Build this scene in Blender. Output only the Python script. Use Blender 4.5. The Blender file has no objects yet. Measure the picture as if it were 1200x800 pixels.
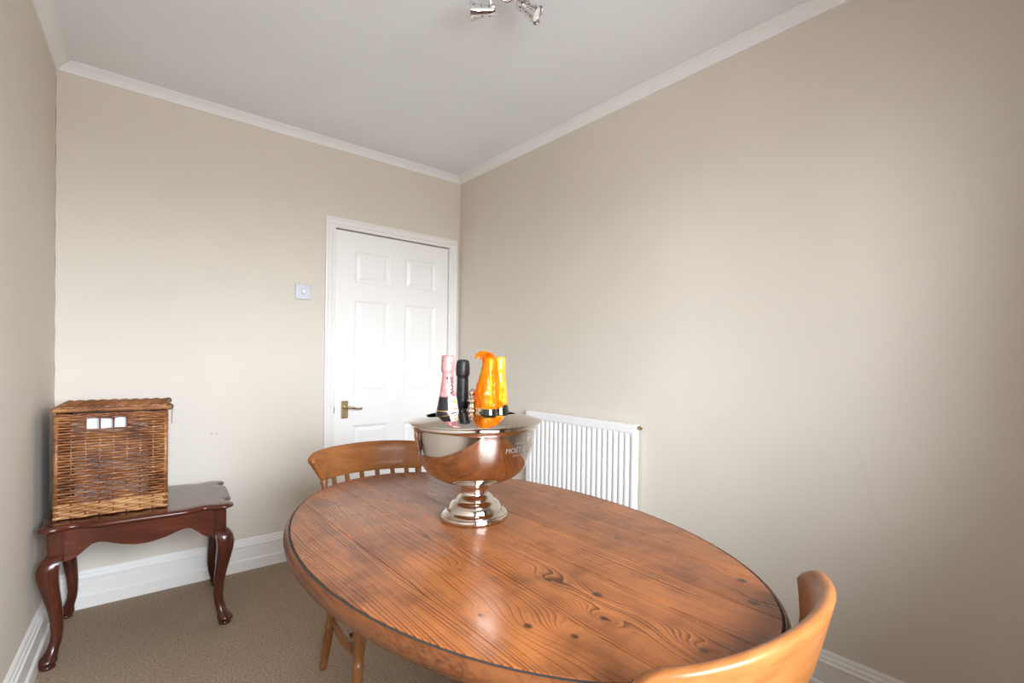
import bpy, bmesh, math, random
from mathutils import Vector, Matrix, geometry
random.seed(7)
PI = math.pi
SC = bpy.context.scene
COL = SC.collection

# ------------------------------------------------------------------ camera
cd = bpy.data.cameras.new('camera'); cam = bpy.data.objects.new('camera', cd); COL.objects.link(cam)
cd.sensor_width = 36.0; cd.lens = 585.07 / 1200 * 36.0
cd.shift_x = -46.13 / 1200; cd.shift_y = 27.8 / 1200; cd.clip_start = 0.02
R_ = Vector((0.7455104, -0.66628359, 0.01674578)); U_ = Vector((-0.00530246, 0.01919516, 0.9998017)); W_ = Vector((0.6664729, 0.74545136, -0.01077725))
cam.matrix_world = Matrix(((R_.x, U_.x, -W_.x, 0), (R_.y, U_.y, -W_.y, 0), (R_.z, U_.z, -W_.z, 1.1977), (0, 0, 0, 1)))
SC.camera = cam
vs = SC.view_settings
vs.view_transform = 'Standard'; vs.look = 'None'; vs.gamma = 1.0; vs.use_curve_mapping = False
vs.exposure = 0.0

# ------------------------------------------------------------------ world: overcast sky above the horizon, darker ground below
wd = bpy.data.worlds.new('overcast_sky'); SC.world = wd; wd.use_nodes = True
wn = wd.node_tree; bg = wn.nodes['Background']
tcw = wn.nodes.new('ShaderNodeTexCoord'); spw = wn.nodes.new('ShaderNodeSeparateXYZ'); rw = wn.nodes.new('ShaderNodeValToRGB')
wn.links.new(tcw.outputs['Generated'], spw.inputs[0]); 
mw = wn.nodes.new('ShaderNodeMath'); mw.operation = 'MULTIPLY_ADD'; mw.inputs[1].default_value = 0.5; mw.inputs[2].default_value = 0.5
wn.links.new(spw.outputs['Z'], mw.inputs[0]); wn.links.new(mw.outputs[0], rw.inputs[0])
rw.color_ramp.elements[0].position = 0.47; rw.color_ramp.elements[0].color = (0.275, 0.275, 0.285, 1)
rw.color_ramp.elements[1].position = 0.53; rw.color_ramp.elements[1].color = (0.87, 0.95, 1.05, 1)
wn.links.new(rw.outputs[0], bg.inputs[0]); bg.inputs[1].default_value = 57.5

# room constants
XR, YB, XL, K = 1.936, 3.198, -0.172, 0.0612      # right wall, back wall, left wall at the back corner, left wall's slant
YF, ZC = -0.92, 2.512                              # front (window) wall, ceiling
XW0, XW1, ZW0, ZW1 = -0.26, 1.08, 0.95, 2.17        # window opening
def xleft(y): return XL - K * (YB - y)

# portal in the window opening, so that the sky light is sampled through it
pd = bpy.data.lights.new('window_portal', 'AREA'); pd.shape = 'RECTANGLE'; pd.size = XW1 - XW0; pd.size_y = ZW1 - ZW0
pd.cycles.is_portal = True
po = bpy.data.objects.new('window_portal', pd); COL.objects.link(po)
po.location = ((XW0 + XW1) / 2, YF - 0.02, (ZW0 + ZW1) / 2); po.rotation_euler = (PI / 2, 0, 0)
try:
    SC.cycles.max_bounces = 12; SC.cycles.diffuse_bounces = 8; SC.cycles.glossy_bounces = 5
    SC.cycles.transparent_max_bounces = 12; SC.cycles.sample_clamp_indirect = 8.0
    SC.cycles.caustics_reflective = False; SC.cycles.caustics_refractive = False
except Exception:
    pass

# ------------------------------------------------------------------ node helpers and materials
class Mat:
    def __init__(s, name, col=(0.8, 0.8, 0.8), rough=0.5, metal=0.0, **kw):
        s.m = bpy.data.materials.new(name); s.m.use_nodes = True
        s.nt = s.m.node_tree; s.b = s.nt.nodes['Principled BSDF']
        s.b.inputs['Base Color'].default_value = (*col, 1); s.b.inputs['Roughness'].default_value = rough; s.b.inputs['Metallic'].default_value = metal
        for k, v in kw.items(): s.b.inputs[k.replace('_', ' ')].default_value = v
    def node(s, t, **ins):
        n = s.nt.nodes.new('ShaderNode' + t)
        for k, v in ins.items(): s.put(n.inputs[k], v)
        return n
    def put(s, sock, v):
        if isinstance(v, bpy.types.NodeSocket): s.nt.links.new(v, sock)
        else: sock.default_value = v
    def math(s, op, a, b=0.0, c=0.0):
        n = s.nt.nodes.new('ShaderNodeMath'); n.operation = op
        s.put(n.inputs[0], a); s.put(n.inputs[1], b); s.put(n.inputs[2], c)
        return n.outputs[0]
    def xyz(s):
        t = s.nt.nodes.new('ShaderNodeTexCoord'); p = s.nt.nodes.new('ShaderNodeSeparateXYZ'); s.nt.links.new(t.outputs['Object'], p.inputs[0])
        return p.outputs[0], p.outputs[1], p.outputs[2]
    def vec(s, x, y, z):
        n = s.nt.nodes.new('ShaderNodeCombineXYZ'); s.put(n.inputs[0], x); s.put(n.inputs[1], y); s.put(n.inputs[2], z); return n.outputs[0]
    def noise(s, v, scale=1.0, detail=2.0, rough=0.5):
        n = s.nt.nodes.new('ShaderNodeTexNoise'); s.put(n.inputs['Vector'], v); n.inputs['Scale'].default_value = scale
        n.inputs['Detail'].default_value = detail; n.inputs['Roughness'].default_value = rough
        return n.outputs['Fac']
    def ramp(s, f, stops):
        n = s.nt.nodes.new('ShaderNodeValToRGB'); s.put(n.inputs[0], f); e = n.color_ramp.elements
        while len(e) < len(stops): e.new(0.5)
        for k, (p, c) in enumerate(stops): e[k].position = p; e[k].color = (*c, 1) if len(c) == 3 else c
        return n.outputs[0]
    def mix(s, f, a, b, mode='MIX'):
        n = s.nt.nodes.new('ShaderNodeMix'); n.data_type = 'RGBA'; n.blend_type = mode
        s.put(n.inputs[0], f)
        for i, v in ((6, a), (7, b)):
            s.put(n.inputs[i], (*v, 1) if isinstance(v, tuple) and len(v) == 3 else v)
        return n.outputs[2]
    def bump(s, h, strength=0.2, dist=0.01):
        n = s.nt.nodes.new('ShaderNodeBump'); n.inputs['Strength'].default_value = strength; n.inputs['Distance'].default_value = dist
        s.put(n.inputs['Height'], h); s.nt.links.new(n.outputs[0], s.b.inputs['Normal'])
    def color(s, c): s.put(s.b.inputs['Base Color'], c)
    def rnd(s):
        return s.nt.nodes.new('ShaderNodeObjectInfo').outputs['Random']

def paint(name, col, var=0.03, bump=0.06, rough=0.75):
    m = Mat(name, col, rough); x, y, z = m.xyz(); v = m.vec(x, y, z)
    n = m.noise(v, 2.3, 4)
    d = tuple(c * (1 - var) for c in col); u = tuple(min(1, c * (1 + var)) for c in col)
    m.color(m.ramp(n, [(0.3, d), (0.7, u)]))
    m.bump(m.math('ADD', m.noise(v, 9, 5), m.math('MULTIPLY', m.noise(v, 160, 2), 0.12)), bump, 0.01)
    return m.m
M_WALL = paint('cream_wall_paint', (0.655, 0.598, 0.518), 0.02, 0.10)
M_CEIL = paint('white_ceiling_paint', (0.83, 0.862, 0.89), 0.02, 0.06, 0.85)
M_COVE = paint('white_coving_paint', (0.83, 0.835, 0.83), 0.015, 0.04, 0.6)
M_TRIM = paint('white_gloss_trim', (0.80, 0.78, 0.745), 0.015, 0.03, 0.35)
M_DOOR = paint('white_door_paint', (0.845, 0.835, 0.805), 0.01, 0.02, 0.38)
M_RAD = paint('radiator_enamel', (0.83, 0.83, 0.82), 0.01, 0.01, 0.3)
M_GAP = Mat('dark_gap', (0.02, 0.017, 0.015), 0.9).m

def carpet():
    m = Mat('beige_carpet', rough=0.95); x, y, z = m.xyz(); v = m.vec(x, y, z)
    f = m.noise(v, 150, 4, 0.85); b = m.noise(v, 5, 3)
    c = m.ramp(f, [(0.34, (0.13, 0.086, 0.056)), (0.5, (0.36, 0.255, 0.172)), (0.66, (0.62, 0.465, 0.325))])
    c = m.mix(m.math('MULTIPLY', b, 0.35), c, (0.30, 0.215, 0.145))
    sp = m.ramp(m.noise(v, 70, 1), [(0.70, (1, 1, 1)), (0.78, (0.45, 0.4, 0.36))])
    m.color(m.mix(1.0, c, sp, 'MULTIPLY'))
    m.bump(f, 0.9, 0.006)
    return m.m
M_CARPET = carpet()

KNOTS = [(0.692, 0.77, .008), (0.721, 0.66, .011), (0.544, 0.658, .009), (0.583, 0.583, .008), (0.661, 0.591, .006), (1.002, 0.508, .010), (0.926, 0.444, .011), (0.987, 0.84, .007), (0.675, 1.532, .009), (0.707, 1.488, .006), (0.712, 0.421, .008), (0.50, 0.74, .004), (0.575, 0.93, .004)]
TX, TY = 0.779, 1.119
def pine_top():
    m = Mat('old_pine_tabletop', rough=0.3, Coat_Weight=0.08, Coat_Roughness=0.10, Specular_IOR_Level=0.32)
    x, y, z = m.xyz(); r = m.rnd()
    n1 = m.noise(m.vec(m.math('MULTIPLY_ADD', x, 5.0, m.math('MULTIPLY', r, 37.0)), m.math('MULTIPLY', y, 0.80), m.math('MULTIPLY', r, 11.0)), 1.0, 2.0, 0.4)
    n2 = m.noise(m.vec(m.math('MULTIPLY', x, 38), m.math('MULTIPLY', y, 4), r), 1.0, 2)
    v = m.math('MULTIPLY', x, 138.0)
    v = m.math('ADD', v, m.math('MULTIPLY', n1, 29.0))
    v = m.math('ADD', v, m.math('MULTIPLY', n2, 0.55))
    dark = None
    for kx, ky, kr in KNOTS:
        dx = m.math('SUBTRACT', x, kx - TX); dy = m.math('SUBTRACT', y, ky - TY)
        dx2 = m.math('MULTIPLY', dx, dx); dy2 = m.math('MULTIPLY', dy, dy)
        a = 3.2 * kr
        e = m.math('EXPONENT', m.math('MULTIPLY', m.math('ADD', m.math('MULTIPLY', dx2, 1 / a ** 2), m.math('MULTIPLY', dy2, 0.16 / a ** 2)), -1.0))
        v = m.math('MULTIPLY_ADD', e, 5.0, v)
        d = m.math('EXPONENT', m.math('MULTIPLY', m.math('POWER', m.math('ADD', m.math('MULTIPLY', dx2, 1.6 / kr ** 2), m.math('MULTIPLY', dy2, 0.8 / kr ** 2)), 2.0), -1.0))
        dark = d if dark is None else m.math('MAXIMUM', dark, d)
    fr = m.math('FRACT', v)
    wn_ = m.nt.nodes.new('ShaderNodeTexWhiteNoise'); wn_.noise_dimensions = '1D'; m.put(wn_.inputs['W'], m.math('FLOOR', v)); rr = wn_.outputs['Value']
    pt = m.noise(m.vec(m.math('MULTIPLY', x, 12), m.math('MULTIPLY', y, 3.5), r), 1.0, 2)
    fr = m.math('MULTIPLY', fr, m.math('MULTIPLY_ADD', rr, 0.55, m.math('MULTIPLY_ADD', pt, 0.55, 0.12)))
    fr = m.math('MINIMUM', fr, 0.95)
    c = m.ramp(fr, [(0.0, (0.35, 0.128, 0.038)), (0.36, (0.275, 0.088, 0.023)), (0.56, (0.155, 0.041, 0.010)), (0.80, (0.050, 0.011, 0.003)), (1.0, (0.035, 0.008, 0.003))])
    soft = m.ramp(m.noise(m.vec(m.math('MULTIPLY', x, 4.5), m.math('MULTIPLY', y, 1.6), r), 1.0, 3), [(0.35, (0, 0, 0)), (0.62, (1, 1, 1))])
    c = m.mix(m.math('MULTIPLY', soft, 0.34), c, (0.275, 0.092, 0.025))
    bl = m.ramp(m.noise(m.vec(x, y, z), 7.5, 4, 0.6), [(0.30, (0.48, 0.42, 0.38)), (0.50, (0.98, 0.97, 0.96)), (0.70, (1.30, 1.25, 1.18))])
    c = m.mix(0.9, c, bl, 'MULTIPLY')
    fl = m.ramp(m.noise(m.vec(m.math('MULTIPLY', x, 420), m.math('MULTIPLY', y, 14), r), 1.0, 2), [(0.3, (0.80, 0.76, 0.74)), (0.6, (1, 1, 1))])
    c = m.mix(0.7, c, fl, 'MULTIPLY')
    tint = m.ramp(r, [(0.0, (0.86, 0.82, 0.80)), (0.5, (1.0, 1.0, 1.0)), (1.0, (1.08, 1.04, 1.0))])
    c = m.mix(1.0, c, tint, 'MULTIPLY')
    c = m.mix(m.math('MULTIPLY', dark, 0.92), c, (0.022, 0.011, 0.007))
    m.color(c)
    m.put(m.b.inputs['Roughness'], m.math('MULTIPLY_ADD', n2, 0.18, 0.20))
    m.bump(m.math('SUBTRACT', m.math('MULTIPLY', fr, -0.25), dark), 0.015, 0.002)
    return m.m
M_TABLE = pine_top()

def wood(name, lo, mid, hi, axis='x', fine=60, along=4, rough=0.32, coat=0.3, contrast=1.0):
    m = Mat(name, rough=rough, Coat_Weight=coat, Coat_Roughness=0.18, Specular_IOR_Level=0.28)
    x, y, z = m.xyz(); s = [fine, fine, fine]; s['xyz'.index(axis)] = along
    a = [m.math('MULTIPLY', q, k) for q, k in zip((x, y, z), s)]
    n = m.noise(m.vec(*a), 1.0, 4, 0.6)
    b = m.noise(m.vec(x, y, z), 6.0, 3)
    f = m.math('MULTIPLY_ADD', b, 0.55, m.math('MULTIPLY', n, 0.5 * contrast))
    m.color(m.ramp(f, [(0.32, lo), (0.50, mid), (0.70, hi)]))
    m.bump(n, 0.05, 0.002)
    return m.m
M_RIM = wood('pine_edge_moulding', (0.030, 0.009, 0.003), (0.075, 0.022, 0.006), (0.155, 0.050, 0.014), 'y', 170, 9, 0.34, 0.1, 1.5)
M_PED = wood('pine_pedestal', (0.05, 0.016, 0.007), (0.12, 0.04, 0.014), (0.20, 0.075, 0.028), 'z', 60, 6, 0.35)
M_CHAIR = wood('honey_beech_rail', (0.15, 0.046, 0.011), (0.245, 0.084, 0.021), (0.33, 0.128, 0.038), 'x', 55, 5, 0.36, 0.12)
M_CHLEG = wood('honey_beech_leg', (0.12, 0.043, 0.013), (0.22, 0.086, 0.027), (0.31, 0.135, 0.048), 'z', 55, 5, 0.36, 0.12)
M_MAHOG = wood('red_mahogany', (0.030, 0.0065, 0.003), (0.075, 0.0165, 0.007), (0.135, 0.034, 0.013), 'x', 70, 4, 0.20, 0.4)
M_MAHLEG = wood('red_mahogany_leg', (0.024, 0.0055, 0.003), (0.052, 0.0125, 0.006), (0.090, 0.023, 0.010), 'z', 70, 6, 0.22, 0.35)

def wicker(name, a, b, c):
    m = Mat(name, rough=0.42, Coat_Weight=0.15); x, y, z = m.xyz()
    n = m.noise(m.vec(m.math('MULTIPLY', x, 9), m.math('MULTIPLY', y, 9), m.math('MULTIPLY', z, 130)), 1.0, 3, 0.7)
    k = m.noise(m.vec(x, y, z), 14, 2)
    m.color(m.ramp(m.math('MULTIPLY_ADD', k, 0.45, m.math('MULTIPLY', n, 0.58)), [(0.32, a), (0.50, b), (0.70, c)]))
    return m.m
M_WICK = wicker('buff_willow', (0.060, 0.017, 0.005), (0.215, 0.072, 0.020), (0.43, 0.190, 0.068))
M_STRAW = wicker('pale_willow', (0.15, 0.052, 0.016), (0.38, 0.175, 0.062), (0.57, 0.32, 0.135))
M_LEATH = Mat('brown_leather', (0.10, 0.03, 0.015), 0.6).m

def metal(name, col, rough, bump=0.0):
    m = Mat(name, col, rough, 1.0); x, y, z = m.xyz(); v = m.vec(x, y, z)
    n = m.noise(v, 30, 3); m.put(m.b.inputs['Roughness'], m.math('MULTIPLY_ADD', n, rough * 0.9, rough * 0.55))
    if bump: m.bump(m.noise(v, 22, 2), bump, 0.004)
    return m.m
M_SILVER = metal('polished_silver_plate', (0.67, 0.61, 0.55), 0.06, 0.035)
M_CHROME = metal('chrome', (0.82, 0.82, 0.82), 0.08)
M_BRASS = metal('aged_brass', (0.46, 0.35, 0.20), 0.30)
M_STEELP = Mat('grey_steel_plate', (0.50, 0.51, 0.54), 0.42, 0.35).m
M_ETCH = Mat('etched_silver', (0.50, 0.48, 0.46), 0.45, 0.85).m
def foil(name, col, col2, rough=0.25, met=0.7, sc=40):
    m = Mat(name, col, rough, met); x, y, z = m.xyz(); v = m.vec(x, y, z); n = m.noise(v, sc, 3, 0.6)
    m.color(m.ramp(n, [(0.35, col2), (0.62, col)])); m.bump(n, 0.5, 0.004); return m.m
M_PINK = foil('pink_foil', (0.70, 0.37, 0.35), (0.52, 0.22, 0.22), 0.30, 0.3)
M_BLACKF = foil('black_foil', (0.022, 0.021, 0.022), (0.006, 0.006, 0.006), 0.45, 0.0)
M_GOLDF = foil('yellow_foil', (0.95, 0.53, 0.055), (0.80, 0.33, 0.02), 0.26, 0.35)
M_INK = Mat('black_print', (0.012, 0.012, 0.014), 0.4).m
M_GOLDL = Mat('gold_print', (0.75, 0.45, 0.12), 0.3, 0.8).m
M_LABEL = Mat('silver_label', (0.75, 0.72, 0.70), 0.3, 0.3).m
M_ORPRINT = Mat('orange_print', (0.85, 0.33, 0.03), 0.4).m
M_GLASSG = Mat('dark_bottle_glass', (0.006, 0.010, 0.006), 0.06, 0.0, Coat_Weight=0.5).m
M_SHELLB = foil('black_label_band', (0.012, 0.012, 0.013), (0.009, 0.009, 0.01), 0.22, 0.0)
def cello():
    m = Mat('orange_cellophane', (1.0, 0.29, 0.008), 0.10)
    x, y, z = m.xyz(); nt = m.nt; out = nt.nodes['Material Output']
    tr = m.node('BsdfTransparent', Color=(1.0, 0.60, 0.12, 1)); tl = m.node('BsdfTranslucent', Color=(1.0, 0.40, 0.03, 1))
    m1 = nt.nodes.new('ShaderNodeMixShader'); m1.inputs[0].default_value = 0.35
    nt.links.new(m.b.outputs[0], m1.inputs[1]); nt.links.new(tl.outputs[0], m1.inputs[2])
    m2 = nt.nodes.new('ShaderNodeMixShader')
    m.put(m2.inputs[0], m.math('MULTIPLY_ADD', m.noise(m.vec(m.math('MULTIPLY', x, 60), m.math('MULTIPLY', y, 60), m.math('MULTIPLY', z, 12)), 1.0, 2), 0.70, 0.30))
    nt.links.new(m1.outputs[0], m2.inputs[1]); nt.links.new(tr.outputs[0], m2.inputs[2]); nt.links.new(m2.outputs[0], out.inputs[0])
    return m.m
M_CELLO = cello()
def pane():
    m = Mat('window_glass'); nt = m.nt; out = nt.nodes['Material Output']
    tr = m.node('BsdfTransparent'); gl = m.node('BsdfGlossy', Roughness=0.02); fr = m.node('Fresnel', IOR=1.45)
    mx = nt.nodes.new('ShaderNodeMixShader'); nt.links.new(fr.outputs[0], mx.inputs[0]); nt.links.new(tr.outputs[0], mx.inputs[1]); nt.links.new(gl.outputs[0], mx.inputs[2])
    nt.links.new(mx.outputs[0], out.inputs[0]); return m.m
M_PANE = pane()
M_WHITEP = Mat('white_plastic', (0.80, 0.80, 0.79), 0.35).m
M_PAPER = paint('white_paper', (0.82, 0.86, 0.95), 0.02, 0.15, 0.7)
def cloth(name, col):
    m = Mat(name, col, 0.9); x, y, z = m.xyz()
    n = m.noise(m.vec(m.math('MULTIPLY', x, 300), m.math('MULTIPLY', y, 300), m.math('MULTIPLY', z, 60)), 1.0, 2)
    m.color(m.ramp(n, [(0.3, tuple(c * 0.8 for c in col)), (0.7, col)])); return m.m
M_CURT = cloth('terracotta_curtain', (0.22, 0.10, 0.05))
M_BULB = Mat('frosted_bulb', (0.85, 0.85, 0.83), 0.3).m

# ------------------------------------------------------------------ mesh helpers
def obj(name, vf, mat, parent=None, smooth=False, bevel=0.0, seg=2, autos=None):
    me = bpy.data.meshes.new(name); me.from_pydata([tuple(v) for v in vf[0]], [], vf[1])
    bm = bmesh.new(); bm.from_mesh(me); bmesh.ops.recalc_face_normals(bm, faces=bm.faces); bm.to_mesh(me); bm.free()
    me.materials.append(mat)
    if smooth:
        for p in me.polygons: p.use_smooth = True
        if autos:
            me.set_sharp_from_angle(angle=math.radians(autos))
    o = bpy.data.objects.new(name, me); COL.objects.link(o)
    if parent: o.parent = parent
    if bevel:
        b = o.modifiers.new('bevel', 'BEVEL'); b.width = bevel; b.segments = seg; b.limit_method = 'ANGLE'; b.angle_limit = 0.6
    return o
def join(*parts):
    V, F = [], []
    for v, f in parts:
        n = len(V); V += [tuple(q) for q in v]; F += [[i + n for i in q] for q in f]
    return V, F
def box(x0, x1, y0, y1, z0, z1):
    return [(x0, y0, z0), (x1, y0, z0), (x1, y1, z0), (x0, y1, z0), (x0, y0, z1), (x1, y0, z1), (x1, y1, z1), (x0, y1, z1)], \
           [[0, 3, 2, 1], [4, 5, 6, 7], [0, 1, 5, 4], [1, 2, 6, 5], [2, 3, 7, 6], [3, 0, 4, 7]]
def rings(rs, close=False, cap=True):
    """loft a list of equal-length closed rings"""
    V = [tuple(p) for r in rs for p in r]; n = len(rs[0]); F = []; m = len(rs)
    for i in range(m if close else m - 1):
        a, b = i * n, ((i + 1) % m) * n
        for j in range(n): k = (j + 1) % n; F.append([a + j, a + k, b + k, b + j])
    if cap and not close: F.append(list(range(n))[::-1]); F.append([(m - 1) * n + j for j in range(n)])
    return V, F
def lathe(prof, n=32, c=(0, 0, 0), cap=True):
    return rings([[(c[0] + r * math.cos(2 * PI * j / n), c[1] + r * math.sin(2 * PI * j / n), c[2] + z) for j in range(n)] for r, z in [(max(r, 1e-4), z) for r, z in prof]], cap=cap)
def tube(pts, rad, n=8, close=False, up=None):
    P = [Vector(p) for p in pts]; m = len(P); rs = []
    if not isinstance(rad, (list, tuple)): rad = [rad] * m
    nrm = None
    for i in range(m):
        if close: t = P[(i + 1) % m] - P[i - 1]
        else: t = P[min(i + 1, m - 1)] - P[max(i - 1, 0)]
        t.normalize()
        if nrm is None:
            a = Vector((0, 0, 1)) if abs(t.z) < 0.9 else Vector((1, 0, 0)); nrm = t.cross(a).normalized()
        else: nrm = (nrm - t * nrm.dot(t)).normalized()
        b = t.cross(nrm)
        rs.append([P[i] + (nrm * math.cos(2 * PI * j / n) + b * math.sin(2 * PI * j / n)) * rad[i] for j in range(n)])
    return rings(rs, close)
def turned(p0, p1, prof, n=14):
    """tube from p0 to p1 with (t, radius) profile"""
    a, b = Vector(p0), Vector(p1)
    return tube([a.lerp(b, t) for t, _ in prof], [r for _, r in prof], n)
def extrude_poly(poly, d, z0, z1):
    n = len(poly); V = [(x, y, z0) for x, y in poly] + [(x, y, z1) for x, y in poly]
    return V, [list(range(n))[::-1], list(range(n, 2 * n))] + [[i, (i + 1) % n, n + (i + 1) % n, n + i] for i in range(n)]
def xf(vf, M): return [M @ Vector(v) for v in vf[0]], vf[1]
def thing(name, label, cat, loc=(0, 0, 0), rz=0.0, group=None):
    o = bpy.data.objects.new(name, None); COL.objects.link(o); o.location = loc; o.rotation_euler = (0, 0, rz); o.empty_display_size = 0.05
    o['label'] = label; o['category'] = cat
    if group: o['group'] = group
    return o
def struct(o, label, cat):
    o['kind'] = 'structure'; o['label'] = label; o['category'] = cat; return o
def text_mesh(body, size, extrude=0.0, bold=0.0):
    cu = bpy.data.curves.new('lettering', 'FONT'); cu.body = body; cu.size = size; cu.extrude = extrude; cu.offset = bold; cu.resolution_u = 3; cu.align_x = 'LEFT'
    o = bpy.data.objects.new('lettering', cu); COL.objects.link(o)
    dg = bpy.context.evaluated_depsgraph_get(); e = o.evaluated_get(dg); me = e.to_mesh()
    V = [tuple(v.co) for v in me.vertices]; F = [list(p.vertices) for p in me.polygons]
    e.to_mesh_clear(); bpy.data.objects.remove(o); bpy.data.curves.remove(cu)
    return V, F
def lerp(a, b, t): return a + (b - a) * t
def interp(tab, t):
    for (a, va), (b, vb) in zip(tab, tab[1:]):
        if t <= b: return lerp(va, vb, (t - a) / (b - a) if b > a else 0)
    return tab[-1][1]

# ------------------------------------------------------------------ the room
T = 0.12
xlf = xleft(YF - T); xlb = xleft(YB + T)
struct(obj('floor', box(xlf - T, XR + T, YF - T, YB + T, -0.1, 0.0), M_CARPET), 'beige speckled fitted carpet covering the whole floor', 'floor')
struct(obj('ceiling', box(xlf - T, XR + T, YF - T, YB + T, ZC, ZC + 0.1), M_CEIL), 'plain white painted ceiling with white coving around it', 'ceiling')
DX0, DX1, DZ1 = 1.052, 1.853, 1.995
struct(obj('wall_back', join(box(xlb - T, DX0, YB, YB + T, 0, ZC), box(DX1, XR + T, YB, YB + T, 0, ZC), box(DX0, DX1, YB, YB + T, DZ1, ZC)), M_WALL), 'cream back wall holding the white door', 'wall')
wall_back = bpy.data.objects['wall_back']
struct(obj('wall_right', box(XR, XR + T, YF - T, YB, 0, ZC), M_WALL), 'long cream wall behind the white radiator', 'wall')
struct(obj('wall_left', extrude_poly([(xleft(YF - T), YF - T), (xleft(YB), YB), (xleft(YB) - T, YB), (xleft(YF - T) - T, YF - T)], 0, 0, ZC), M_WALL), 'shaded cream wall beside the wicker basket', 'wall')
struct(obj('wall_front', join(box(xleft(YF) - .02, XW0, YF - T, YF, 0, ZC), box(XW1, XR, YF - T, YF, 0, ZC), box(XW0, XW1, YF - T, YF, 0, ZW0), box(XW0, XW1, YF - T, YF, ZW1, ZC)), M_WALL), 'cream wall with the window, behind the camera', 'wall')
# little wall marks
for x, z in ((0.428, 0.772), (0.451, 0.770)):
    obj('nail_hole', lathe([(0.0028, 0), (0.0022, 0.0012), (0, 0.0013)], 8), M_GAP, wall_back).matrix_world = Matrix.Translation((x, YB - 0.0002, z)) @ Matrix.Rotation(PI / 2, 4, 'X')
cr = [(0.592, 1.0), (0.585, .96), (0.574, .925), (0.563, .892), (0.558, .85), (0.545, .80), (0.534, .74), (0.520, .70), (0.495, .655)]
obj('plaster_crack', tube([(XR, y, z) for y, z in cr], [.0004, .0007, .0012, .0016, .0012, .0008, .0008, .0007, .0003], 5), M_WALL, bpy.data.objects['wall_right'])
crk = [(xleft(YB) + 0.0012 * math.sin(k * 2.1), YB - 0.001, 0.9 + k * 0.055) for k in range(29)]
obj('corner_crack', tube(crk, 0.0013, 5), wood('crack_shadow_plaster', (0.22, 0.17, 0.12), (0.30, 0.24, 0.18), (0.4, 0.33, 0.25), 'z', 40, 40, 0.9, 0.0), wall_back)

def moulding(name, prof, a, b, nrm, mat, z0=0.0, end_a=0.0, end_b=0.0):
    """extrude a (depth, height) profile along a->b; nrm points into the room; end_a/b miter the ends by depth"""
    A, B = Vector((*a, z0)), Vector((*b, z0)); N = Vector((*nrm, 0)); D = (B - A).normalized()
    ra = [A + N * d + D * d * end_a + Vector((0, 0, h)) for d, h in prof]; rb = [B + N * d - D * d * end_b + Vector((0, 0, h)) for d, h in prof]
    return obj(name, rings([ra, rb]), mat)
base = [(0, 0), (0.026, 0), (0.026, 0.056), (0.022, 0.062), (0.018, 0.064), (0.018, 0.128), (0.021, 0.131), (0.021, 0.138), (0.016, 0.142), (0.0145, 0.152), (0.010, 0.158), (0.009, 0.166), (0.005, 0.173), (0, 0.173)]
cove = [(0, -0.042), (0.006, -0.041), (0.010, -0.034), (0.022, -0.020), (0.036, -0.0085), (0.040, -0.0075), (0.043, -0.0035), (0.048, -0.003), (0.048, 0), (0, 0)]
bl, fl = (xleft(YB), YB), (xleft(YF), YF)
nl = Vector((1, -K)).normalized()
ARX0, ARX1 = 0.992, 1.921
struct(moulding('baseboard_back', base, bl, (ARX0, YB), (0, -1), M_TRIM, 0, 1, 0), 'white moulded skirting board along the back wall', 'skirting board')
struct(moulding('baseboard_right', base, (XR, YB), (XR, YF), (-1, 0), M_TRIM, 0, 0, 1), 'white moulded skirting board along the right wall', 'skirting board')
struct(moulding('baseboard_left', base, fl, bl, nl, M_TRIM, 0, 1, 1), 'white moulded skirting board along the left wall', 'skirting board')
struct(moulding('baseboard_front', base, (XR, YF), fl, (0, 1), M_TRIM, 0, 1, 1), 'white skirting board below the window', 'skirting board')
struct(moulding('trim_1', cove, bl, (XR, YB), (0, -1), M_COVE, ZC, 1, 1), 'white coving along the back wall', 'coving')
struct(moulding('trim_2', cove, (XR, YB), (XR, YF), (-1, 0), M_COVE, ZC, 1, 1), 'white coving along the right wall', 'coving')
struct(moulding('trim_3', cove, fl, bl, nl, M_COVE, ZC, 1, 1), 'white coving along the left wall', 'coving')
struct(moulding('trim_4', cove, (XR, YF), fl, (0, 1), M_COVE, ZC, 1, 1), 'white coving along the window wall', 'coving')

# door frame: architrave swept round the opening (depth from wall, offset outwards from the opening)
def architrave():
    W = 0.060
    prof = [(0.0, 0.0), (0.010, 0.0), (0.0125, 0.004), (0.0125, 0.016), (0.0105, 0.018), (0.0145, 0.022), (0.0165, 0.030), (0.0165, 0.044), (0.019, 0.047), (0.0205, 0.053), (0.0185, W), (0.0, W)]
    path = [((DX0 + 0.004, 0.0), (-1, 0)), ((DX0 + 0.004, DZ1 - 0.004), (-1, 1)), ((DX1 - 0.004, DZ1 - 0.004), (1, 1)), ((DX1 - 0.004, 0.0), (1, 0))]
    rs = [[(x + ox * o, YB - d, z + oz * o) for d, o in prof] for (x, z), (ox, oz) in path]
    return rings(rs)
tr = obj('trim_5', architrave(), M_TRIM); struct(tr, 'white moulded architrave framing the door', 'door frame')
obj('door_lining', join(box(DX0, DX0 + 0.004, YB, YB + T, 0, DZ1), box(DX1 - 0.004, DX1, YB, YB + T, 0, DZ1), box(DX0, DX1, YB, YB + T, DZ1 - 0.004, DZ1), box(DX0 + 0.004, DX1 - 0.004, YB + 0.052, YB + T, 0, DZ1 - 0.004)), M_TRIM, tr)

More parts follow.
